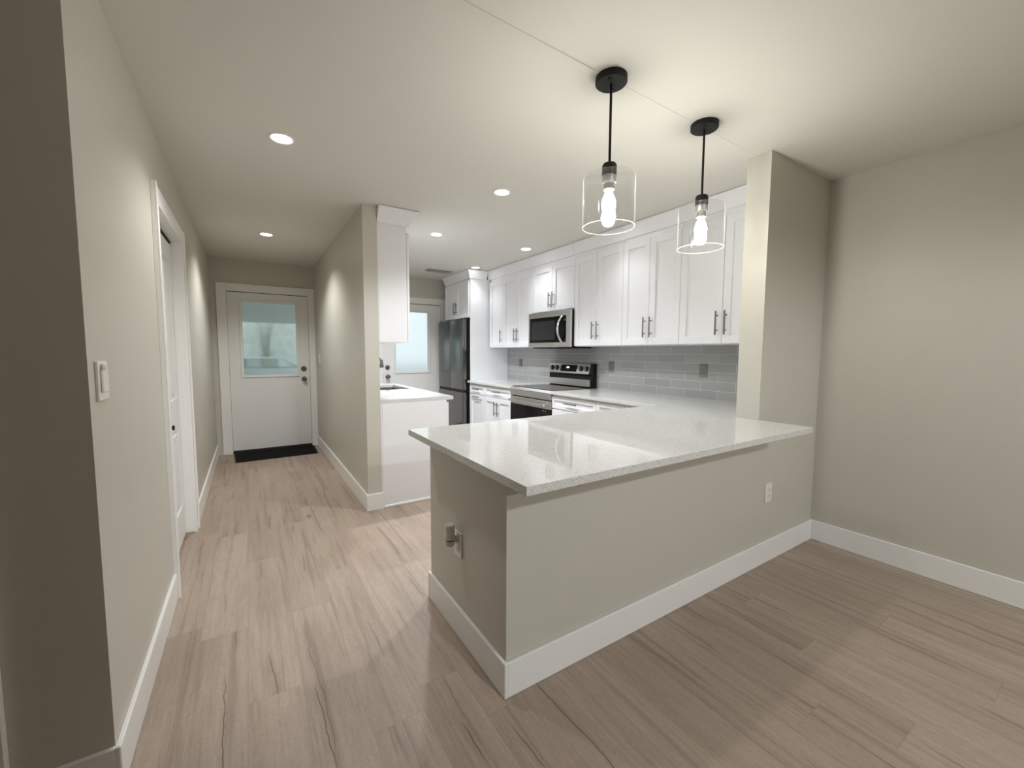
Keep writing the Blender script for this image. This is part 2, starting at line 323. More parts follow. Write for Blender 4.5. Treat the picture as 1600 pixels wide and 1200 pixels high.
# ------------------------------------------------------------------ mesh helpers
class MB:
    """collects shapes in world coordinates; build() links them as one mesh"""
    def __init__(s): s.bm = bmesh.new()
    def box(s, x0, x1, y0, y1, z0, z1, bev=0.0, seg=1):
        x0, x1 = sorted((x0, x1)); y0, y1 = sorted((y0, y1)); z0, z1 = sorted((z0, z1))
        t = bmesh.new(); bmesh.ops.create_cube(t, size=1)
        bmesh.ops.scale(t, vec=(x1-x0, y1-y0, z1-z0), verts=t.verts)
        bmesh.ops.translate(t, vec=((x0+x1)/2, (y0+y1)/2, (z0+z1)/2), verts=t.verts)
        if bev:
            bmesh.ops.bevel(t, geom=t.edges[:]+t.verts[:], offset=min(bev, 0.45*min(x1-x0, y1-y0, z1-z0)), segments=seg, affect='EDGES', profile=0.5)
        s.add(t); return s
    def add(s, t):
        me = bpy.data.meshes.new('tmp'); t.to_mesh(me); t.free(); s.bm.from_mesh(me); bpy.data.meshes.remove(me)
    def lathe(s, prof, c, axis='z', n=32, cap=False):
        """prof = [(radius, height)] turned about an axis through c"""
        t = bmesh.new(); rings = []
        for r, hh in prof:
            ring = []
            for k in range(n):
                a = 2*PI*k/n; u, v = r*math.cos(a), r*math.sin(a)
                p = {'z': (u, v, hh), 'x': (hh, u, v), 'y': (v, hh, u)}[axis]
                ring.append(t.verts.new((p[0]+c[0], p[1]+c[1], p[2]+c[2])))
            rings.append(ring)
        for a, b in zip(rings, rings[1:]):
            for k in range(n):
                t.faces.new((a[k], a[(k+1) % n], b[(k+1) % n], b[k]))
        if cap:
            t.faces.new(list(reversed(rings[0]))); t.faces.new(rings[-1])
        bmesh.ops.recalc_face_normals(t, faces=t.faces)
        s.add(t); return s
    def cyl(s, p0, p1, r, n=16):
        p0, p1 = Vector(p0), Vector(p1); d = p1-p0
        t = bmesh.new(); bmesh.ops.create_cone(t, cap_ends=True, segments=n, radius1=r, radius2=r, depth=d.length)
        q = Vector((0, 0, 1)).rotation_difference(d.normalized())
        bmesh.ops.rotate(t, cent=(0, 0, 0), matrix=q.to_matrix(), verts=t.verts)
        bmesh.ops.translate(t, vec=(p0+p1)/2, verts=t.verts)
        s.add(t); return s
    def tube(s, pts, r, n=12, flat=None):
        """swept tube; flat=(ru, rv) gives an elliptical section"""
        t = bmesh.new(); rings = []; P = [Vector(p) for p in pts]
        for i, p in enumerate(P):
            d = (P[min(i+1, len(P)-1)]-P[max(i-1, 0)]).normalized()
            ref = Vector((0, 1, 0)) if abs(d.y) < 0.9 else Vector((1, 0, 0))
            a = d.cross(ref).normalized(); b = d.cross(a).normalized()
            ru, rv = flat if flat else (r, r)
            rings.append([t.verts.new(p+a*ru*math.cos(2*PI*k/n)+b*rv*math.sin(2*PI*k/n)) for k in range(n)])
        for a, b in zip(rings, rings[1:]):
            for k in range(n): t.faces.new((a[k], a[(k+1) % n], b[(k+1) % n], b[k]))
        t.faces.new(rings[0]); t.faces.new(list(reversed(rings[-1])))
        bmesh.ops.recalc_face_normals(t, faces=t.faces)
        s.add(t); return s
    def prism(s, poly, axis, a0, a1, bev=0.0):
        """poly in the other two axes (in x,y,z order) pushed from a0 to a1 along axis"""
        t = bmesh.new()
        def P(u, v, a): return {'x': (a, u, v), 'y': (u, a, v), 'z': (u, v, a)}[axis]
        A = [t.verts.new(P(u, v, a0)) for u, v in poly]; B = [t.verts.new(P(u, v, a1)) for u, v in poly]
        t.faces.new(A); t.faces.new(list(reversed(B))); n = len(poly)
        for k in range(n): t.faces.new((A[k], A[(k+1) % n], B[(k+1) % n], B[k]))
        bmesh.ops.recalc_face_normals(t, faces=t.faces)
        if bev: bmesh.ops.bevel(t, geom=t.edges[:]+t.verts[:], offset=bev, segments=2, affect='EDGES', profile=0.5)
        s.add(t); return s
    def build(s, name, mat, parent=None, smooth=False):
        root = parent
        off = Vector((0, 0, 0))
        while root is not None:
            off += root.location; root = root.parent
        bmesh.ops.translate(s.bm, vec=-off, verts=s.bm.verts)
        me = bpy.data.meshes.new(name); s.bm.to_mesh(me); s.bm.free()
        me.materials.append(M[mat] if isinstance(mat, str) else mat)
        if smooth:
            for p in me.polygons: p.use_smooth = True
            try: me.set_sharp_from_angle(angle=math.radians(35))
            except Exception: pass
        o = bpy.data.objects.new(name, me); COL.objects.link(o)
        if parent is not None: o.parent = parent
        return o
def tag(o, label, cat, group=None, kind=None):
    o['label'] = label; o['category'] = cat
    if group: o['group'] = group
    if kind: o['kind'] = kind
    return o
def thing(name, loc, label, cat, group=None, kind=None):
    o = bpy.data.objects.new(name, None); COL.objects.link(o); o.location = loc; o.empty_display_size = 0.1
    return tag(o, label, cat, group, kind)
def struct(name, mb, mat, label, cat):
    return tag(mb.build(name, mat), label, cat, kind='structure')

# ------------------------------------------------------------------ measured planes
XL, XR, YD = -0.3775, 3.324, 6.29          # hall left wall, dining right wall, far wall
XK, XK2, YK = 0.785, 0.897, 3.415          # wall between hall and kitchen
XP, Y0 = 0.7795, 1.253                     # peninsula end and front
XC, YC2 = 2.545, 1.39                      # column
XB = 3.273                                 # backsplash face
YL = 1.59                                  # corner of the near left wall
BH = 0.14                                  # baseboard height
ZC, ZT = 0.914, 0.884

# ------------------------------------------------------------------ room shell
struct('floor', MB().box(-3.6, 3.6, -4.8, YD+0.06, -0.1, 0), 'floor', 'light greyish oak plank floor running down the hall and through the rooms', 'floor')
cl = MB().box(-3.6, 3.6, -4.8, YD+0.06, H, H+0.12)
# faint taped joint across the ceiling between the pendants and the column
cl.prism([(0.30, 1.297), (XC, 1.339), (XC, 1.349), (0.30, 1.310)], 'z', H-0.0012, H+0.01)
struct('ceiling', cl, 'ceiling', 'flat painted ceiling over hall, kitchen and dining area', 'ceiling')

DL0, DL1, DLH = 2.79, 3.665, 2.055         # closet opening in the left wall
wl = MB().box(XL-0.12, XL, YL+0.12, DL0, 0, H).box(XL-0.12, XL, DL1, YD+0.05, 0, H).box(XL-0.12, XL, DL0, DL1, DLH, H)
wl.box(XL-0.75, XL-0.70, DL0-0.2, DL1+0.2, 0, H).box(XL-0.72, XL-0.10, DL0-0.2, DL0-0.1, 0, H).box(XL-0.72, XL-0.10, DL1+0.1, DL1+0.2, 0, H)
struct('wall_left', wl, 'wall', 'beige hall wall on the left with the closet opening', 'wall')
struct('wall_return', MB().box(-3.4, XL, YL, YL+0.12, 0, H), 'wall', 'shaded beige wall end at the far left edge of the view', 'wall')
ED0, ED1, EDH = -0.225, 0.715, 2.075       # entry door rough opening
BD0, BD1 = 1.685, 2.655
wf = MB()
for a, b in ((XL-0.2, ED0), (ED1, BD0), (BD1, 3.6)): wf.box(a, b, YD, YD+0.14, 0, H)
wf.box(ED0, ED1, YD, YD+0.14, EDH, H).box(BD0, BD1, YD, YD+0.14, EDH, H)
struct('wall_far', wf, 'wall', 'far beige wall holding the two part-glazed doors', 'wall')
struct('wall_hall', MB().box(XK, XK2, YK, YD+0.02, 0, H), 'wall', 'beige partition wall between the hall and the kitchen', 'wall')
struct('wall_kitchen', MB().box(XB+0.012, XB+0.16, YC2-0.05, YD+0.06, 0, H), 'wall', 'kitchen wall behind the long run of white cabinets', 'wall')
struct('wall_right', MB().box(XR, XR+0.15, -4.8, Y0+0.06, 0, H), 'wall', 'plain beige dining wall on the right', 'wall')
struct('wall_column', MB().box(XC, XR+0.02, Y0, YC2, 0, H), 'wall', 'full-height beige wall stub beside the peninsula end', 'wall')
struct('wall_peninsula', MB().box(XP, XC+0.002, Y0, Y0+0.12, 0, ZT-0.0005).box(XP, XP+0.12, Y0+0.12, 2.012, 0, ZT-0.0005).box(XP+0.12, XC+0.1, 1.99, 2.012, 0, ZT-0.0005), 'wall', 'beige half wall carrying the peninsula countertop', 'wall')
struct('wall_rear', MB().box(-3.6, 3.6, -4.9, -4.75, 0, H), 'taupe', 'taupe living room wall behind the viewpoint', 'wall')
struct('wall_light_block', MB().box(-3.36, 0.74, -0.57, -0.45, 0, H), 'taupe', 'taupe partition added close behind the viewpoint to keep light off the left wall end', 'wall')  # unseen partition added to shade the left wall end from the fill spots
struct('wall_living', MB().box(-3.5, -3.35, -4.8, YL-0.01, 0, H), 'taupe', 'taupe living room side wall out of view on the left', 'wall')

def base_prof(t=0.015): return None
def baseboard(name, runs, label):
    mb = MB()
    for r in runs: mb.box(*r, 0, BH, bev=0.003)
    return struct(name, mb, 'trim', label, 'baseboard')
T = 0.015
baseboard('baseboard_left', [(XL, XL+T, YL-T, 2.70), (-0.585, XL+0.002, YL-T, YL)], 'tall white baseboard wrapping the near left wall corner')
baseboard('baseboard_hall_left', [(XL, XL+T, 3.755, YD)], 'white baseboard past the closet door on the left hall wall')
baseboard('baseboard_hall', [(XK-T, XK, YK-T, YD), (XK-0.002, XK2+T, YK-T, YK)], 'white baseboard along the partition wall and round its end')
baseboard('baseboard_peninsula', [(XP-T, XP, Y0-T, 2.023), (XP-0.002, XR-T, Y0-T, Y0)], 'white baseboard round the foot of the peninsula')
baseboard('baseboard_right', [(XR-T, XR, -4.7, Y0)], 'white baseboard along the right dining wall')

# casings
def casing(name, mb, label): return struct(name, mb, 'trim', label, 'door trim')
cz = MB()
cz.box(-0.317, ED0+0.012, YD-0.018, YD, 0.0, 2.16, bev=0.002).box(ED1-0.012, XK-0.001, YD-0.018, YD, 0.0, 2.16, bev=0.002)
cz.box(ED0+0.0115, ED1-0.0115, YD-0.018, YD, EDH-0.012, 2.16, bev=0.002)
casing('trim_1', cz, 'flat white casing around the entry door')
cz = MB()
cz.box(1.60, BD0+0.012, YD-0.018, YD, 0, 2.16, bev=0.002).box(BD1-0.012, 2.735, YD-0.018, YD, 0, 2.16, bev=0.002).box(BD0+0.0115, BD1-0.0115, YD-0.018, YD, EDH-0.012, 2.16, bev=0.002)
casing('trim_2', cz, 'flat white casing around the back door beside the refrigerator')
cz = MB()
cz.box(XL, XL+0.018, 2.70, DL0+0.005, 0, 2.145, bev=0.002).box(XL, XL+0.018, DL1-0.005, 3.755, 0, 2.145, bev=0.002).box(XL, XL+0.018, DL0+0.0045, DL1-0.0045, DLH-0.005, 2.145, bev=0.002)
cz.box(XL+0.017, XL+0.026, 2.70, 2.72, 0, 2.145, bev=0.002).box(XL+0.017, XL+0.026, 3.735, 3.755, 0, 2.145, bev=0.002)
cz.box(XL-0.119, XL+0.001, DL0-0.001, DL0+0.006, 0, DLH).box(XL-0.119, XL+0.001, DL1-0.006, DL1+0.001, 0.012, DLH).box(XL-0.119, XL+0.001, DL0, DL1, DLH-0.006, DLH+0.001)
casing('trim_3', cz, 'white casing and jamb of the closet opening on the left')
cz = MB().box(-0.68, -0.583, YL-0.02, YL, 0, 2.1, bev=0.003)
casing('trim_4', cz, 'door casing edge at the bottom left corner of the view')

# ------------------------------------------------------------------ doors
def knob_set(parent, x, y, zk, zd):
    k = MB().lathe([(0.0, 0.001), (0.033, 0.001), (0.033, -0.008), (0.014, -0.014), (0.012, -0.035), (0.026, -0.045), (0.030, -0.056), (0.024, -0.068), (0.0, -0.071)], (x, y, zk), 'y', 28)
    k.build('knob', 'darknickel', parent, True)
    d = MB().lathe([(0.0, 0.001), (0.034, 0.001), (0.034, -0.010), (0.026, -0.018), (0.0, -0.019)], (x, y, zd), 'y', 28)
    dd = d.build('deadbolt', 'darknickel', parent, True)
    MB().box(x-0.016, x+0.016, y-0.032, y-0.018, zd-0.005, zd+0.005, bev=0.002).build('thumb_turn', 'darknickel', dd)
def entry_door(name, x0, x1, gx0, gx1, gz0, gz1, kx, pane, label, hinge_left, zb=0.036, zt=2.055):
    r = thing(name, ((x0+x1)/2, YD+0.02, 0), label, 'door', kind='structure')
    yf, yb = YD-0.004, YD+0.04
    s = MB()
    s.box(x0, gx0, yf, yb, zb, zt, bev=0.002).box(gx1, x1, yf, yb, zb, zt, bev=0.002)
    s.box(gx0-0.001, gx1+0.001, yf, yb, zb, gz0, bev=0.0).box(gx0-0.001, gx1+0.001, yf, yb, gz1, zt, bev=0.0)
    s.build('door_slab', 'door', r)
    f = MB(); m = 0.028
    for (a, b, c, d) in ((gx0-m, gx0+0.006, gz0-m, gz1+m), (gx1-0.006, gx1+m, gz0-m, gz1+m), (gx0+0.005, gx1-0.005, gz0-m, gz0+0.006), (gx0+0.005, gx1-0.005, gz1-0.006, gz1+m)):
        f.box(a, b, yf-0.013, yf+0.004, c, d, bev=0.004)
    f.build('glazing_frame', 'door', r)
    MB().box(gx0-0.004, gx1+0.004, YD+0.014, YD+0.020, gz0-0.004, gz1+0.004).build('glass_pane', pane, r)
    g = MB()
    g.box(x0-0.028, x0+0.004, YD+0.05, YD+0.07, 0, EDH+0.01).box(x1-0.004, x1+0.028, YD+0.05, YD+0.07, 0, EDH+0.01).box(x0, x1, YD+0.05, YD+0.07, zt-0.01, EDH+0.02)
    g.build('weatherstrip', 'rubber', r)
    MB().box(x0-0.01, x1+0.01, YD-0.012, YD+0.13, 0, zb-0.006, bev=0.004).build('threshold', 'rubber', r)
    hx = x0-0.004 if hinge_left else x1+0.004
    for hz in (0.30, 1.05, 1.80):
        MB().cyl((hx, YD-0.007, hz-0.045), (hx, YD-0.007, hz+0.045), 0.006, 10).build('hinge', 'darknickel', r, True)
    lx = x1+0.003 if hinge_left else x0-0.003
    MB().box(lx-0.005, lx+0.006, YD-0.008, YD+0.012, 0.90, 0.97, bev=0.002).build('strike_plate', 'blackmetal', r)
    knob_set(r, kx, yf, 0.938, 1.078)
    return r
entry_door('door_1', -0.211, 0.700, -0.063, 0.552, 1.00, 1.94, 0.628, 'pane_entry', 'white entry door with half-height textured glass at the end of the hall', True)
entry_door('door_2', 1.700, 2.640, 1.893, 2.425, 1.007, 1.934, 1.768, 'pane_back', 'white back door with bright frosted glass at the far end of the kitchen', False)

def closet_door():
    r = thing('door_3', (XL-0.06, (DL0+DL1)/2, 0.02), 'white panelled bifold closet door set back in the left wall', 'door', kind='structure')
    x1 = XL-0.046; x0 = x1-0.032; mid = (DL0+DL1)/2
    for k, (a, b) in enumerate(((DL0+0.010, mid-0.0015), (mid+0.0015, DL1-0.010))):
        s = MB().box(x0, x1-0.009, a, b, 0.02, 2.025)
        st = 0.075
        s.box(x0, x1, a, a+st, 0.02, 2.025, bev=0.002).box(x0, x1, b-st, b, 0.02, 2.025, bev=0.002)
        for z0, z1 in ((0.02, 0.24), (0.79, 0.99), (1.90, 2.025)): s.box(x0, x1, a+st-0.001, b-st+0.001, z0, z1, bev=0.002)
        lf = s.build('leaf', 'door', r)
        for z0, z1 in ((0.24, 0.79), (0.99, 1.90)):
            MB().box(x1-0.012, x1-0.002, a+st+0.035, b-st-0.035, z0+0.035, z1-0.035, bev=0.006).build('raised_panel', 'door', lf)
    MB().lathe([(0.0, 0.0), (0.010, 0.0), (0.008, 0.012), (0.016, 0.020), (0.014, 0.028), (0.0, 0.030)], (x1-0.0005, mid-0.05, 0.845), 'x', 20).build('knob', 'blackmetal', r, True)
    MB().box(x0, x1+0.002, DL0+0.008, DL1-0.008, 2.036, 2.048).build('track', 'blackmetal', r)
closet_door()

# ------------------------------------------------------------------ cabinets
def pull(parent, x, y, z, length, vertical, dirx):
    """bar pull on a front at plane x, standing off towards dirx"""
    xo = x+dirx*0.030; m = MB(); L = length/2; q = L*0.62
    if vertical:
        m.cyl((xo, y, z-L), (xo, y, z+L), 0.006, 12)
        for zz in (z-q, z+q): m.cyl((x-dirx*0.001, y, zz), (xo, y, zz), 0.0048, 10)
    else:
        m.cyl((xo, y-L, z), (xo, y+L, z), 0.006, 12)
        for yy in (y-q, y+q): m.cyl((x-dirx*0.001, yy, z), (xo, yy, z), 0.0048, 10)
    return m.build('handle', 'nickel', parent, True)
def shaker(name, parent, x, dirx, y0, y1, z0, z1, rail=0.058, g=0.0021):
    """five-piece front whose outer face lies at x"""
    y0 += g; y1 -= g; z0 += g; z1 -= g
    xb = x-dirx*0.020; m = MB()
    m.box(xb, x-dirx*0.016, y0+0.004, y1-0.004, z0+0.004, z1-0.004)
    m.box(xb, x, y0, y0+rail, z0, z1, bev=0.0015).box(xb, x, y1-rail, y1, z0, z1, bev=0.0015)
    m.box(xb, x, y0+rail-0.0012, y1-rail+0.0012, z0, z0+rail, bev=0.0015).box(xb, x, y0+rail-0.0012, y1-rail+0.0012, z1-rail, z1, bev=0.0015)
    return m.build(name, 'cab', parent)
XU = 2.935; UB, UT = 1.38, 2.30
GU = 'white wall cabinets along the kitchen wall'
def upper(y0, y1, doors, label, zb=UB, zt=UT, ztop=2.352):
    r = thing('upper_cabinet', (3.27, (y0+y1)/2, zb), label, 'cabinet', GU)
    c = MB().box(XU+0.021, XB-0.002, y0+0.0008, y1-0.0008, zb-0.004, ztop, bev=0.001)
    c.build('cabinet_box', 'cab', r)
    for (a, b, hy) in doors:
        d = shaker('door', r, XU, -1, a, b, zb, zt)
        pull(d, XU, hy, zb+0.154 if zb < 1.6 else zb+0.125, 0.175, True, -1)
    return r
upper(4.83, 5.20, [(4.83, 5.20, 4.865)], 'narrow single-door white wall cabinet next to the refrigerator panel')
upper(4.14, 4.83, [(4.487, 4.83, 4.520), (4.14, 4.487, 4.454)], 'white wall cabinet pair of doors just left of the microwave')
upper(3.37, 4.14, [(3.755, 4.14, 3.789), (3.37, 3.755, 3.721)], 'short white two-door wall cabinet directly above the microwave', zb=1.785, zt=2.30)
upper(2.70, 3.37, [(3.04, 3.37, 3.074), (2.70, 3.04, 3.006)], 'white two-door wall cabinet just right of the microwave')
upper(2.095, 2.70, [(2.40, 2.70, 2.434), (2.095, 2.40, 2.366)], 'white two-door wall cabinet behind the hanging lamps, second from the column')
upper(1.393, 2.095, [(1.737, 2.095, 1.771), (1.393, 1.737, 1.703)], 'white two-door wall cabinet partly hidden by the beige column')
# crown mouldings
def crown_prof(xf, d): return [(xf+0.02, 2.345), (xf, 2.345), (xf-d*0.008, 2.352), (xf-d*0.052, H-0.014), (xf-d*0.052, H-0.001), (xf+0.02, H-0.001)]
cm = MB().prism([(XU+0.05, 2.343), (XU-0.003, 2.343), (XU-0.004, 2.353), (XU-0.034, H-0.018), (XU-0.036, H-0.005), (XU+0.05, H-0.005)], 'y', YC2+0.002, 3.376)
cm.prism([(XU+0.05, 2.343), (XU-0.003, 2.343), (XU-0.004, 2.353), (XU-0.034, H-0.018), (XU-0.036, H-0.005), (XU+0.05, H-0.005)], 'y', 3.379, 5.239)
tag(cm.build('crown_moulding', 'cab'), 'long white crown moulding above the wall cabinets beside the column', 'moulding', kind='structure')

# tall panel and cabinet over the refrigerator
XF = 2.65
r = thing('upper_cabinet', (3.27, 5.67, 1.80), 'white two-door cabinet over the refrigerator with its tall side panel', 'cabinet')
MB().box(XF, XB-0.001, 5.240, 5.260, 0.0, 2.35, bev=0.001).build('side_panel', 'cab', r)
MB().box(XF+0.001, XB-0.002, 5.2605, 6.085, 1.80, 2.352).build('cabinet_box', 'cab', r)
for a, b, hy in ((5.675, 6.08, 5.708), (5.265, 5.675, 5.642)):
    d = shaker('door', r, XF-0.021, -1, a, b, 1.803, 2.325)
    pull(d, XF-0.021, hy, 1.955, 0.175, True, -1)
def crown_wrap(x_front, x_back, y_front, y_back, proj, face_sign):
    """angled crown round a box corner: front edge faces -Y at y_front, side faces face_sign*X at x_front"""
    t = bmesh.new(); zs = [(0.016, 2.343), (0.017, 2.353), (proj-0.002, H-0.018), (proj, H-0.005)]
    rows = []
    for o, z in zs:
        rows.append([t.verts.new((x_back, y_front-o, z)), t.verts.new((x_front+face_sign*o, y_front-o, z)), t.verts.new((x_front+face_sign*o, y_back, z))])
    for a, b in zip(rows, rows[1:]):
        for k in range(2): t.faces.new((a[k], a[k+1], b[k+1], b[k]))
    # back of the moulding so that it has thickness
    ins = [[t.verts.new((x_back, y_front+0.018, z)), t.verts.new((x_front-face_sign*0.018, y_front+0.018, z)), t.verts.new((x_front-face_sign*0.018, y_back, z))] for z in (2.343, H-0.005)]
    for k in range(2):
        t.faces.new((ins[0][k], ins[0][k+1], ins[1][k+1], ins[1][k]))
        t.faces.new((rows[0][k], rows[0][k+1], ins[0][k+1], ins[0][k])); t.faces.new((rows[-1][k], rows[-1][k+1], ins[1][k+1], ins[1][k]))
    t.faces.new([rows[i][0] for i in range(4)]+[ins[1][0], ins[0][0]]); t.faces.new([rows[i][2] for i in range(4)]+[ins[1][2], ins[0][2]])
    bmesh.ops.recalc_face_normals(t, faces=t.faces)
    m = MB(); m.add(t); return m
cm = crown_wrap(XF-0.002, XU-0.036, 5.240, 6.086, 0.062, -1)
tag(cm.build('crown_moulding', 'cab'), 'white crown moulding wrapping the cabinet over the refrigerator', 'moulding', kind='structure')

# wall cabinet over the sink
r = thing('upper_cabinet', (XK2, 3.9, 1.39), 'white wall cabinet on the kitchen side of the partition, shown end on', 'cabinet')
MB().box(XK2+0.001, 1.140, 3.432, 4.30, 1.39, 2.352, bev=0.001).build('cabinet_box', 'cab', r)
for a, b, hy in ((3.432, 3.866, 3.832), (3.866, 4.30, 3.90)):
    d = shaker('door', r, 1.163, 1, a, b, 1.39, 2.30); pull(d, 1.163, hy, 1.545, 0.175, True, 1)
cm = crown_wrap(1.142, XK2+0.001, 3.432, 4.30, 0.085, 1)
tag(cm.build('crown_moulding', 'cab'), 'white crown moulding topping the end-on cabinet beside the partition', 'moulding', kind='structure')

# base cabinets
GB = 'white base cabinets along the kitchen wall'
XD = 2.63
def base(y0, y1, label, build):
    r = thing('base_cabinet', (3.27, (y0+y1)/2, 0), label, 'cabinet', GB)
    MB().box(XD+0.021, XB-0.002, y0+0.0008, y1-0.0008, 0.10, ZT-0.0005).box(XD+0.09, XB-0.01, y0+0.002, y1-0.002, 0, 0.101).build('cabinet_box', 'cab', r)
    build(r); return r
def b1(r):
    d = shaker('drawer', r, XD, -1, 4.797, 5.235, 0.737, 0.862, rail=0.035); pull(d, XD, 5.015, 0.806, 0.175, False, -1)
    d = shaker('pull_out_door', r, XD, -1, 4.797, 5.235, 0.11, 0.732); pull(d, XD, 5.015, 0.700, 0.175, False, -1)
base(4.797, 5.239, 'white base cabinet with one wide pull-out front beside the refrigerator panel', b1)
def b2(r):
    d = shaker('drawer', r, XD, -1, 4.135, 4.797, 0.737, 0.862, rail=0.035); pull(d, XD, 4.45, 0.808, 0.185, False, -1)
    for a, b, hy in ((4.463, 4.797, 4.50), (4.135, 4.463, 4.426)):
        d = shaker('door', r, XD, -1, a, b, 0.11, 0.732); pull(d, XD, hy, 0.592, 0.175, True, -1)
base(4.131, 4.797, 'white base cabinet with a drawer over two doors, left of the stove', b2)
def b3(r):
    for k, (z0, z1) in enumerate(((0.737, 0.862), (0.425, 0.732), (0.11, 0.42))):
        d = shaker('drawer', r, XD, -1, 2.705, 3.347, z0, z1, rail=0.035 if k == 0 else 0.058); pull(d, XD, 3.035, 0.808 if k == 0 else z1-0.05, 0.185, False, -1)
base(2.702, 3.349, 'white drawer base cabinet right of the stove', b3)
def b4(r):
    d = shaker('drawer', r, XD, -1, 2.26, 2.702, 0.737, 0.862, rail=0.035); pull(d, XD, 2.48, 0.808, 0.175, False, -1)
    d = shaker('door', r, XD, -1, 2.26, 2.702, 0.11, 0.732); pull(d, XD, 2.667, 0.592, 0.175, True, -1)
    MB().box(XD, XD+0.02, 2.03, 2.257, 0.11, 0.862, bev=0.001).build('filler_strip', 'cab', r)
base(2.014, 2.702, 'white base cabinet nearest the inner corner of the peninsula counter', b4)

# sink run
r = thing('sink_cabinet', (XK2, 4.3, 0), 'white sink base cabinet whose plain end panel faces the room', 'cabinet')
MB().box(XK2+0.002, 1.485, 3.4195, 4.30, 0.10, ZT-0.0005).box(XK2+0.002, 1.485, 5.02, 5.19, 0.10, ZT-0.0005).box(1.475, 1.485, 4.30, 5.02, 0.10, ZT-0.0005).box(XK2+0.002, 1.41, 3.45, 5.19, 0, 0.101).build('cabinet_box', 'cab', r)
MB().box(XK2+0.016, 1.484, 3.416, 3.4195, 0.0, ZT-0.001).box(XK2+0.016, 1.484, 3.404, 3.4165, 0.0, 0.022, bev=0.004).build('end_panel', 'cab', r)
for k, (a, b) in enumerate(((3.42, 4.03), (4.03, 4.41), (4.41, 4.79), (4.79, 5.19))):
    d = shaker('door', r, 1.507, 1, a, b, 0.11, 0.862)
    pull(d, 1.507, (a+0.035 if k in (2, 3) else b-0.035), 0.70, 0.175, True, 1)

# ------------------------------------------------------------------ countertops
def top(name, poly, label, hole=None):
    m = MB()
    if hole is None:
        m.prism(poly, 'z', ZT, ZC, bev=0.002)
    else:
        x0, x1, y0, y1 = poly; a, b, c, d = hole
        m.box(x0, x1, y0, c, ZT, ZC).box(x0, x1, d, y1, ZT, ZC).box(x0, a, c, d, ZT, ZC).box(b, x1, c, d, ZT, ZC)
        bmesh.ops.remove_doubles(m.bm, verts=m.bm.verts, dist=1e-5)
    return tag(m.build(name, 'quartz'), label, 'countertop')
top('countertop', [(0.673, 0.972), (XC-0.001, 0.972), (XC-0.001, YC2+0.001), (XB-0.001, YC2+0.001), (XB-0.001, 3.347), (2.60, 3.347), (2.60, 2.036), (0.673, 2.036)], 'large speckled white quartz countertop covering the peninsula in the foreground')
top('countertop', [(2.60, 4.133), (XB-0.001, 4.133), (XB-0.001, 5.239), (2.60, 5.239)], 'small white quartz countertop between the stove and the refrigerator panel')
SX0, SX1, SY0, SY1 = 1.03, 1.465, 4.33, 4.99
top('countertop', (XK2+0.001, 1.550, 3.416, 5.205), 'white quartz countertop with the sink behind the partition end', hole=(SX0, SX1, SY0, SY1))
s = MB(); zb = 0.70; e = 0.008
s.box(SX0-e, SX0, SY0-e, SY1+e, zb, ZT-0.0005).box(SX1, SX1+e, SY0-e, SY1+e, zb, ZT-0.0005).box(SX0, SX1, SY0-e, SY0, zb, ZT-0.0005).box(SX0, SX1, SY1, SY1+e, zb, ZT-0.0005)
s.box(SX0-e, SX1+e, SY0-e, SY1+e, zb-e, zb)
sk = thing('sink', ((SX0+SX1)/2, (SY0+SY1)/2, zb), 'dark steel undermount sink basin in the counter behind the partition', 'sink')
s.build('basin', 'sinksteel', sk)
MB().lathe([(0.0, 0.004), (0.03, 0.004), (0.042, 0.0), (0.042, -0.004)], ((SX0+SX1)/2, (SY0+SY1)/2, zb+0.001), 'z', 24).build('drain', 'nickel', sk, True)
fc = thing('faucet', (0.965, 4.64, ZC), 'gooseneck kitchen faucet whose nozzle peeks past the partition edge', 'faucet')
MB().lathe([(0.0, 0.0), (0.028, 0.0), (0.028, 0.008), (0.02, 0.014), (0.018, 0.10), (0.0, 0.10)], (0.965, 4.64, ZC+0.0005), 'z', 24).build('faucet_base', 'nickel', fc, True)
pts = [(0.965, 4.64, ZC+0.09), (0.965, 4.64, ZC+0.27)]
for k in range(1, 12):
    a = PI*k/12; pts.append((0.965+0.135*(1-math.cos(a)), 4.64, ZC+0.27+0.115*math.sin(a)))
pts += [(1.238, 4.64, ZC+0.30)]
pts = [p for p in pts if True]
MB().tube(pts, 0.011, 14).build('spout', 'nickel', fc, True)
MB().lathe([(0.0, 0.0), (0.022, 0.0), (0.022, 0.02), (0.016, 0.06), (0.013, 0.09), (0.0, 0.09)], (1.240, 4.64, ZC+0.222), 'z', 20).build('spray_head', 'darknickel', fc, True)
MB().cyl((0.985, 4.64, ZC+0.06), (1.03, 4.60, ZC+0.10), 0.006, 10).build('lever', 'nickel', fc, True)

# backsplash
struct('wall_backsplash', MB().box(XB, XB+0.0115, YC2+0.001, 5.239, ZC, 1.395), 'tile', 'glossy grey subway tile backsplash with pale grout', 'backsplash')

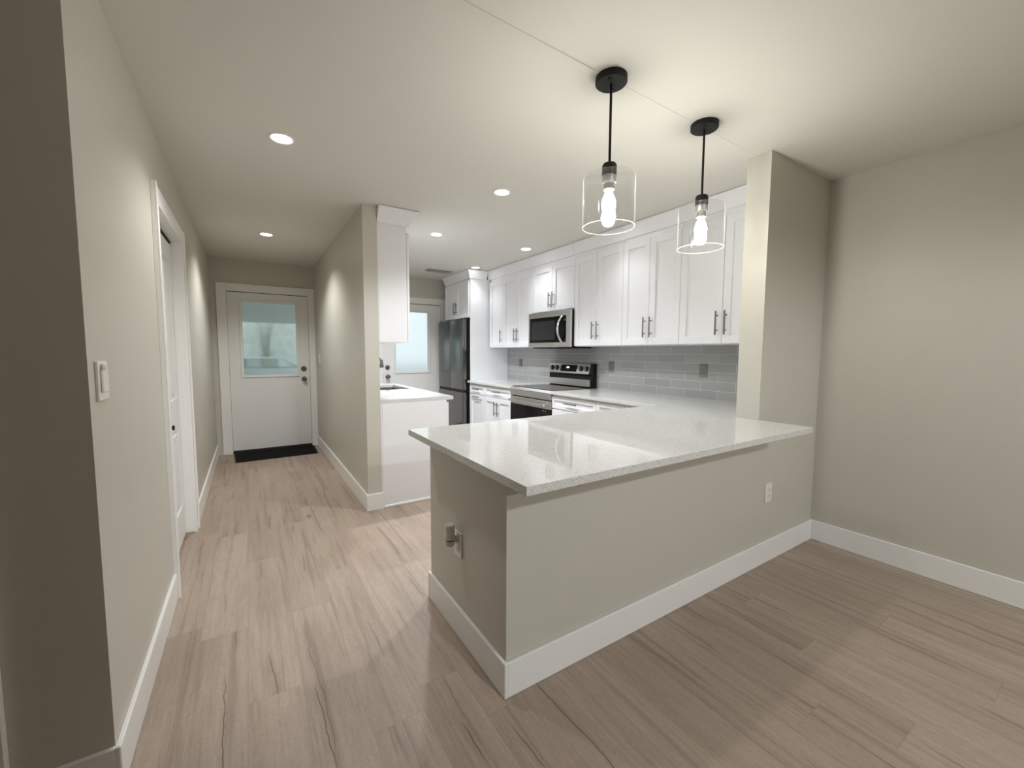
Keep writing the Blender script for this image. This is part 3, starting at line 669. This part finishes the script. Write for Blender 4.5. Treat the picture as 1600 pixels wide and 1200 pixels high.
# ------------------------------------------------------------------ range
def stove():
    y0, y1 = 3.352, 4.128; xf = 2.615
    r = thing('stove', (2.95, (y0+y1)/2, 0), 'stainless steel electric stove with black glass oven door and knobs on its backguard', 'stove')
    MB().box(xf+0.03, 3.262, y0+0.002, y1-0.002, 0.03, 0.905).build('stove_body', 'black', r)
    MB().box(xf+0.022, 3.19, y0, y1, 0.905, 0.918, bev=0.003).build('cooktop', 'blackglass', r)
    f = MB().prism([(xf, 0.815), (xf, 0.888), (xf+0.024, 0.915), (xf+0.04, 0.915), (xf+0.04, 0.815)], 'y', y0, y1)
    f.build('front_rail', 'steel', r)
    MB().box(xf-0.0015, xf+0.004, y0+0.04, y1-0.04, 0.835, 0.868, bev=0.001).build('rail_inset', 'steel', r)
    od = MB().box(xf, xf+0.03, y0+0.002, y1-0.002, 0.715, 0.800, bev=0.003)
    o = od.build('oven_door', 'steel', r)
    MB().box(xf+0.0005, xf+0.03, y0+0.002, y1-0.002, 0.20, 0.7145, bev=0.002).build('oven_window', 'blackglass', o)
    h = MB().cyl((xf-0.048, y0+0.05, 0.762), (xf-0.048, y1-0.05, 0.762), 0.012, 16)
    for yy in (y0+0.07, y1-0.07): h.box(xf-0.05, xf+0.002, yy-0.014, yy+0.014, 0.75, 0.774, bev=0.003)
    h.build('handle', 'bright_steel', o, True)
    for yy in (y0+0.085, y0+0.125): MB().lathe([(0, 0.0), (0.007, 0.0), (0.006, -0.003), (0, -0.003)], (xf+0.0007, yy, 0.693), 'x', 14).build('silver_dot', 'badge', o, True)  # two small silver discs below the oven handle
    MB().box(xf+0.002, xf+0.03, y0+0.002, y1-0.002, 0.035, 0.195, bev=0.003).build('drawer', 'steel', r)
    # backguard
    bx = 3.195
    b = MB().prism([(bx+0.012, 0.918), (bx+0.002, 1.00), (bx+0.012, 1.075), (bx+0.02, 1.188), (3.262, 1.188), (3.262, 0.918)], 'y', y0+0.001, y1-0.001)
    b.build('backguard', 'black', r)
    MB().prism([(bx, 0.928), (bx, 1.006), (bx+0.03, 1.006), (bx+0.03, 0.928)], 'y', y0+0.035, y1-0.004).build('lower_trim', 'steel', r)
    cp = MB().prism([(bx-0.028, 1.072), (bx+0.006, 1.186), (bx+0.03, 1.186), (bx+0.03, 1.072)], 'y', y0+0.035, y1-0.004)
    c = cp.build('control_panel', 'steel', r)
    def onp(z, out=0.0): return bx-0.028+0.034*(z-1.072)/0.114-out
    MB().prism([(onp(1.092, .0012), 1.092), (onp(1.168, .0012), 1.168), (onp(1.168, -.004), 1.168), (onp(1.092, -.004), 1.092)], 'y', 3.595, 3.885).build('display_panel', 'blackglass', c)
    MB().prism([(onp(1.132, .002), 1.132), (onp(1.146, .002), 1.146), (onp(1.146, -.001), 1.146), (onp(1.132, -.001), 1.132)], 'y', 3.735, 3.775).build('clock_display', 'display', c)
    for yy in (3.43, 3.52, 3.955, 4.045):
        k = MB().lathe([(0.0, 0.0), (0.030, 0.0), (0.030, -0.006), (0.026, -0.022), (0.0, -0.024)], (onp(1.13)+0.001, yy, 1.13), 'x', 24)
        kk = k.build('knob', 'blackmetal', c, True)
        MB().box(onp(1.13)-0.026, onp(1.13)-0.020, yy-0.004, yy+0.004, 1.108, 1.152, bev=0.001).build('knob_pointer', 'bright_steel', kk)
    MB().box(bx-0.001, bx+0.002, y0+0.06, y0+0.085, 0.955, 0.975, bev=0.0005).build('badge', 'badge', r)
stove()

# ------------------------------------------------------------------ microwave
def microwave():
    y0, y1, z0, z1, xf = 3.372, 4.138, 1.372, 1.772, 2.88
    r = thing('microwave', (3.1, (y0+y1)/2, z0), 'stainless and black over-the-range microwave hung below the short wall cabinet', 'microwave')
    MB().box(xf+0.03, XB-0.002, y0+0.001, y1-0.001, z0, z1, bev=0.002).build('microwave_body', 'black', r)
    d = MB()
    d.box(xf, xf+0.03, y0, y1, z1-0.058, z1, bev=0.002).box(xf, xf+0.03, y0, y1, z0, z0+0.052, bev=0.002)
    d.box(xf, xf+0.03, y0, y0+0.066, z0+0.05, z1-0.056, bev=0.002).box(xf, xf+0.03, y1-0.022, y1, z0+0.05, z1-0.056, bev=0.002)
    dd = d.build('door_frame', 'steel', r)
    MB().box(xf+0.004, xf+0.03, y0+0.065, y1-0.021, z0+0.05, z1-0.056).build('window', 'blackglass', dd)
    MB().box(xf+0.0028, xf+0.006, y0+0.26, y1-0.06, z0+0.085, z1-0.10, bev=0.001).build('window_screen', pmat('microwave_screen', (0.022, 0.022, 0.026), 0.12, noise=0.03), dd)
    MB().box(xf+0.0034, xf+0.006, y0+0.078, y0+0.112, z1-0.115, z1-0.098).build('display', pmat('dim_display', (0.06, 0.06, 0.07), 0.3, noise=0.03), dd)
    pts = []
    for k in range(17):
        t = -1+2*k/16; pts.append((xf+0.006-0.062*(1-t*t), y0+0.145, (z0+z1)/2-0.004+t*0.140))
    MB().tube(pts, 0.01, 14, flat=(0.007, 0.017)).build('handle', 'bright_steel', dd, True)
    MB().box(xf+0.05, 3.22, y0+0.03, y1-0.03, z0-0.012, z0+0.001, bev=0.002).build('vent_grille', 'blackmetal', r)
    MB().box(xf-0.0012, xf+0.002, 3.61, 3.617, z0+0.006, z0+0.046).build('badge', 'badge', dd)
microwave()

# ------------------------------------------------------------------ refrigerator
def fridge():
    y0, y1 = 5.275, 6.155; xf = 2.545; zt = 1.785; ym = (y0+y1)/2
    r = thing('refrigerator', (2.9, ym, 0), 'dark stainless french-door refrigerator standing between the white panel and the back door', 'refrigerator')
    MB().box(xf+0.075, 3.255, y0+0.004, y1-0.004, 0.02, zt-0.02, bev=0.003).build('refrigerator_body', 'black', r)
    for a, b in ((y0, ym-0.002), (ym+0.002, y1)):
        MB().box(xf, xf+0.062, a, b, 0.775, zt-0.005, bev=0.007, seg=3).build('door', 'fridge', r, True)
    MB().box(xf, xf+0.062, y0, y1, 0.06, 0.738, bev=0.007, seg=3).build('freezer_drawer', 'fridge', r, True)
    MB().box(xf+0.012, xf+0.075, y0+0.006, y1-0.006, 0.736, 0.777).build('handle_recess', 'blackmetal', r)
    for a in (y0+0.01, y1-0.07):
        MB().box(xf+0.02, xf+0.12, a, a+0.06, zt-0.019, zt+0.006, bev=0.004).build('hinge_cover', 'blackmetal', r)
fridge()

# ------------------------------------------------------------------ outlets, switches, vent
def plate_y(x, z, y, mat, label, cat, name, group=None):
    """plate on a wall that faces -Y at plane y"""
    r = thing(name, (x, y, z), label, cat, group)
    MB().box(x-0.038, x+0.038, y-0.006, y+0.0005, z-0.059, z+0.059, bev=0.002).build('cover_plate', mat, r)
    i = MB().box(x-0.0175, x+0.0175, y-0.0085, y-0.004, z-0.034, z+0.034, bev=0.0015).build('receptacle', mat, r)
    sl = MB()
    for zz in (z+0.018, z-0.018):
        sl.box(x-0.0075, x-0.0055, y-0.0092, y-0.008, zz-0.005, zz+0.005).box(x+0.0055, x+0.0075, y-0.0092, y-0.008, zz-0.005, zz+0.005).box(x-0.002, x+0.002, y-0.0092, y-0.008, zz-0.013, zz-0.009)
    sl.build('slots', 'slot', i)
    return r
def plate_x(x, y, z, d, mat, label, cat, name, group=None, rocker=False, w2=0.038):
    """plate on a wall facing d*X at plane x"""
    r = thing(name, (x, y, z), label, cat, group)
    MB().box(x-d*0.0005, x+d*0.006, y-w2, y+w2, z-0.059, z+0.059, bev=0.002).build('cover_plate', mat, r)
    i = MB().box(x+d*0.004, x+d*0.0085, y-0.0175, y+0.0175, z-0.034, z+0.034, bev=0.0015).build('rocker' if rocker else 'receptacle', mat, r)
    if not rocker:
        sl = MB()
        for zz in (z+0.018, z-0.018):
            for yy in (-0.0065, 0.0065): sl.box(x+d*0.008, x+d*0.0092, y+yy-0.001, y+yy+0.001, zz-0.005, zz+0.005)
            sl.box(x+d*0.008, x+d*0.0092, y-0.002, y+0.002, zz-0.013, zz-0.009)
        sl.build('slots', 'slot', i)
    return r
plate_y(2.698, 0.446, Y0, 'plastic', 'white wall outlet low on the peninsula front', 'outlet', 'outlet')
plate_x(XP, 1.668, 0.433, -1, 'plastic', 'white wall outlet on the narrow end of the peninsula', 'outlet', 'outlet')
for yy, lb in ((2.083, 'grey outlet on the tile backsplash nearest the column'), (3.143, 'grey outlet on the tile just right of the stove'), (4.892, 'grey outlet on the tile left of the stove')):
    plate_x(XB, yy, 1.163, -1, 'greyplastic', lb, 'outlet', 'outlet', 'grey backsplash outlets')
plate_x(XK, 5.92, 1.222, -1, 'plastic', 'white light switch on the partition wall near the entry door', 'light switch', 'light_switch', rocker=True)
# dimmer plate on the near left wall
r = thing('light_switch', (XL, 1.690, 1.218), 'white light switch with raised paddles near the left wall corner', 'light switch')
MB().box(XL-0.0005, XL+0.008, 1.646, 1.744, 1.160, 1.277, bev=0.003, seg=2).build('cover_plate', 'plastic', r)
MB().box(XL+0.008, XL+0.014, 1.662, 1.694, 1.184, 1.252, bev=0.003).build('rocker', 'plastic', r)
MB().box(XL+0.008, XL+0.011, 1.702, 1.734, 1.184, 1.252, bev=0.002).build('rocker', 'plastic', r)
MB().box(XL+0.009, XL+0.018, 1.667, 1.689, 1.250, 1.270, bev=0.004).build('slider', 'plastic', r)
# plug-in adapter
ad = thing('plug_in_adapter', (XP-0.009, 1.678, 0.462), 'small grey plug-in device pushed into the peninsula end outlet', 'plug-in device')
AX, AY = XP-0.040, 1.676
MB().lathe([(0.0, 0.068), (0.020, 0.068), (0.0245, 0.062), (0.022, 0.030), (0.024, 0.004), (0.022, 0.000), (0.0, 0.000)], (AX, AY, 0.462), 'z', 24).build('housing', 'adapter', ad, True)
MB().lathe([(0.0, -0.006), (0.023, -0.006), (0.0245, -0.012), (0.022, -0.026), (0.012, -0.034), (0.0, -0.035)], (AX, AY, 0.462), 'z', 24).build('lower_bulb', 'adapter', ad, True)
MB().lathe([(0.0, 0.0005), (0.019, 0.0005), (0.019, -0.0065), (0.0, -0.0065)], (AX, AY, 0.462), 'z', 24).build('collar', 'slot', ad, True)
MB().cyl((XP-0.0095, AY-0.002, 0.458), (AX+0.005, AY, 0.458), 0.015, 20).build('plug', 'adapter', ad, True)

v = thing('ceiling_vent', (2.32, 5.57, H), 'grey slotted ceiling vent near the back door', 'vent')
MB().box(2.137, 2.503, 5.49, 5.65, H-0.008, H-0.0005, bev=0.003).build('vent_frame', 'vent', v)
MB().box(2.16, 2.48, 5.512, 5.628, H-0.0095, H-0.007).build('vent_opening', 'ventdark', v)
for k in range(6):
    yy = 5.522+k*0.0195
    MB().prism([(yy, H-0.009), (yy+0.012, H-0.015), (yy+0.013, H-0.0145), (yy+0.001, H-0.0085)], 'x', 2.16, 2.48).build('louvre', 'vent', v)

# door mat
mt = thing('door_mat', (0.26, 5.99, 0), 'black mat lying on the floor at the entry door', 'mat')
MB().prism([(-0.165, 5.755), (0.700, 5.775), (0.712, 6.265), (-0.195, 6.255)], 'z', 0.001, 0.010, bev=0.003).build('mat_pile', 'mat', mt)
MB().prism([(-0.180, 5.742), (0.713, 5.762), (0.725, 6.270), (-0.208, 6.262)], 'z', 0.0002, 0.005).build('mat_edge', 'rubber', mt)

# ------------------------------------------------------------------ recessed downlights
def can(x, y, label, power, col, size=136, blend=0.6):
    r = thing('recessed_downlight', (x, y, H), label, 'ceiling light', 'recessed ceiling downlights')
    MB().lathe([(0.062, 0.001), (0.062, -0.004), (0.056, -0.0065), (0.050, -0.004), (0.048, 0.0005)], (x, y, H), 'z', 36).build('trim_ring', 'trim', r, True)
    MB().lathe([(0.0, -0.003), (0.049, -0.003), (0.049, -0.001), (0.0, -0.001)], (x, y, H), 'z', 36).build('lens', 'can', r)
    s = spot('downlight_lamp', (x, y, H-0.012), power, col, size, blend); s.parent = r; s.location = (0, 0, -0.012)
can(0.193, 2.634, 'recessed downlight in the hall ceiling nearest the viewer', P_HALL, CAN_HALL)
can(0.189, 4.807, 'recessed downlight in the hall ceiling near the entry door', 46.0, CAN_HALL)
can(1.580, 2.620, 'recessed downlight at the near left of the kitchen ceiling, between hall and pendants', 44.0, CAN_KITCHEN)
can(1.593, 3.879, 'recessed downlight in the kitchen ceiling near the end-on cabinet crown', 82.0, CAN_KITCHEN)
can(1.590, 5.075, 'unseen recessed downlight added behind the end-on cabinet, toward the back door', P_KITCHEN, CAN_KITCHEN)  # unseen lamp added to brighten the far kitchen, continuing the ceiling grid
can(2.648, 3.866, 'recessed downlight in the ceiling in front of the microwave cabinet', 12.5, CAN_KITCHEN, 132, 0.9)
can(2.643, 5.072, 'recessed downlight close to the refrigerator panel crown', P_FRONT, CAN_KITCHEN, 112, 0.9)
can(2.645, 2.620, 'recessed downlight seen through the glass of the left pendant', 9.0, CAN_KITCHEN, 112, 0.9)

# ------------------------------------------------------------------ pendants
def pendant(x, y, label):
    r = thing('pendant_lamp', (x, y, H), label, 'pendant lamp', 'glass pendants over the peninsula')
    MB().lathe([(0.0, 0.0), (0.066, 0.0), (0.066, -0.022), (0.062, -0.026), (0.0, -0.026)], (x, y, H-0.0005), 'z', 40).build('canopy', 'blackmetal', r, True)
    for a in (0.6, 0.6+PI):
        MB().lathe([(0.0, 0.0), (0.006, 0.0), (0.006, -0.004), (0.0, -0.006)], (x+0.04*math.cos(a), y+0.04*math.sin(a), H-0.026), 'z', 12).build('canopy_screw', 'blackmetal', r, True)
    MB().cyl((x, y, H-0.026), (x, y, 2.10), 0.0055, 14).build('rod', 'blackmetal', r, True)
    so = MB().lathe([(0.0, 2.112), (0.026, 2.112), (0.031, 2.104), (0.031, 2.062), (0.0, 2.062)], (x, y, 0), 'z', 28).build('socket', 'blackmetal', r, True)
    MB().lathe([(0.0, 2.0625), (0.030, 2.0625), (0.030, 2.035), (0.027, 2.030), (0.0, 2.030)], (x, y, 0), 'z', 28).build('socket_ring', 'steel', so, True)
    MB().lathe([(0.0, 2.031), (0.022, 2.031), (0.022, 2.004), (0.0, 2.003)], (x, y, 0), 'z', 24).build('bulb_base', pmat('bulb_collar', (0.35, 0.33, 0.30), 0.4, metal=0.5, noise=0.03), so, True)
    # shade: open cylinder with a flat top round the socket
    R = 0.110; z0, z1 = 1.848, 2.060
    sh = MB().lathe([(0.031, z1), (R-0.012, z1), (R-0.003, z1-0.003), (R, z1-0.012), (R, z0)], (x, y, 0), 'z', 64).build('glass_shade', 'glass', r, True)
    MB().lathe([(R+0.0006, z0+0.0012), (R+0.0006, z0-0.001), (R-0.0022, z0-0.001), (R-0.0022, z0+0.0012), (R+0.0006, z0+0.0012)], (x, y, 0), 'z', 64).build('shade_rim', 'rim', sh, True)
    MB().lathe([(0.0, 2.004), (0.013, 2.004), (0.015, 1.99), (0.026, 1.965), (0.030, 1.945), (0.027, 1.925), (0.018, 1.912), (0.0, 1.907)], (x, y, 0), 'z', 28).build('bulb', 'bulb', r, True)
pendant(1.327, 1.312, 'clear glass cylinder pendant lamp on a black rod, the nearer and left one')
pendant(1.983, 1.308, 'clear glass cylinder pendant lamp on a black rod, closer to the column')

# ------------------------------------------------------------------ outside the doors
struct('ground', MB().box(-30, 30, YD+0.14, 60, -0.42, -0.36), 'concrete', 'pale paved ground outside seen through the door glass', 'ground')
struct('porch', MB().box(-3.5, 1.45, YD+0.14, 17.0, 2.32, 2.45), 'porch', 'dark porch roof outside the entry door', 'porch roof')
hd = MB()
for k in range(13):
    t = bmesh.new(); bmesh.ops.create_icosphere(t, subdivisions=3, radius=1)
    sx = random.uniform(1.0, 1.6)
    bmesh.ops.scale(t, vec=(sx, 1.0, random.uniform(2.4, 2.9)), verts=t.verts)
    for vv in t.verts: vv.co *= 1+random.uniform(-0.07, 0.07)
    bmesh.ops.translate(t, vec=(-8+k*1.05, 30+random.uniform(-.8, .8), 1.2), verts=t.verts)
    hd.add(t)
tag(hd.build('hedge', 'leaf', smooth=True), 'blurred grey-green hedge outside beyond the entry door', 'hedge')
def car():
    zg = -0.36; y0, y1 = 20.0, 21.7; x0 = -2.2
    r = thing('parked_car', (x0+2.2, 20.85, zg), 'pale car parked outside, blurred through the entry door glass', 'car')
    body = [(0, .45), (0.05, .75), (0.25, .88), (1.25, .98), (4.3, 1.0), (4.4, .6), (4.35, .35), (0.1, .33)]
    MB().prism([(x0+a, zg+b) for a, b in body], 'y', y0, y1, bev=0.05).build('car_body', 'carpaint', r, True)
    MB().prism([(x0+a, zg+b) for a, b in [(1.15, .97), (1.95, 1.42), (3.4, 1.44), (4.15, 1.0)]], 'y', y0+0.08, y1-0.08, bev=0.04).build('cabin', 'carpaint', r, True)
    for pl in ([(1.40, 1.02), (1.98, 1.37), (2.55, 1.39), (2.55, 1.02)], [(2.63, 1.02), (2.63, 1.39), (3.30, 1.38), (3.75, 1.02)]):
        MB().prism([(x0+a, zg+b) for a, b in pl], 'y', y0+0.065, y0+0.09).build('car_window', 'carglass', r)
    for xx in (0.85, 3.55):
        MB().lathe([(0.0, 0.0), (0.2, 0.0), (0.31, 0.01), (0.32, 0.2), (0.0, 0.2)], (x0+xx, y0-0.02, zg+0.32), 'y', 28).build('wheel', 'rubber', r, True)
car()
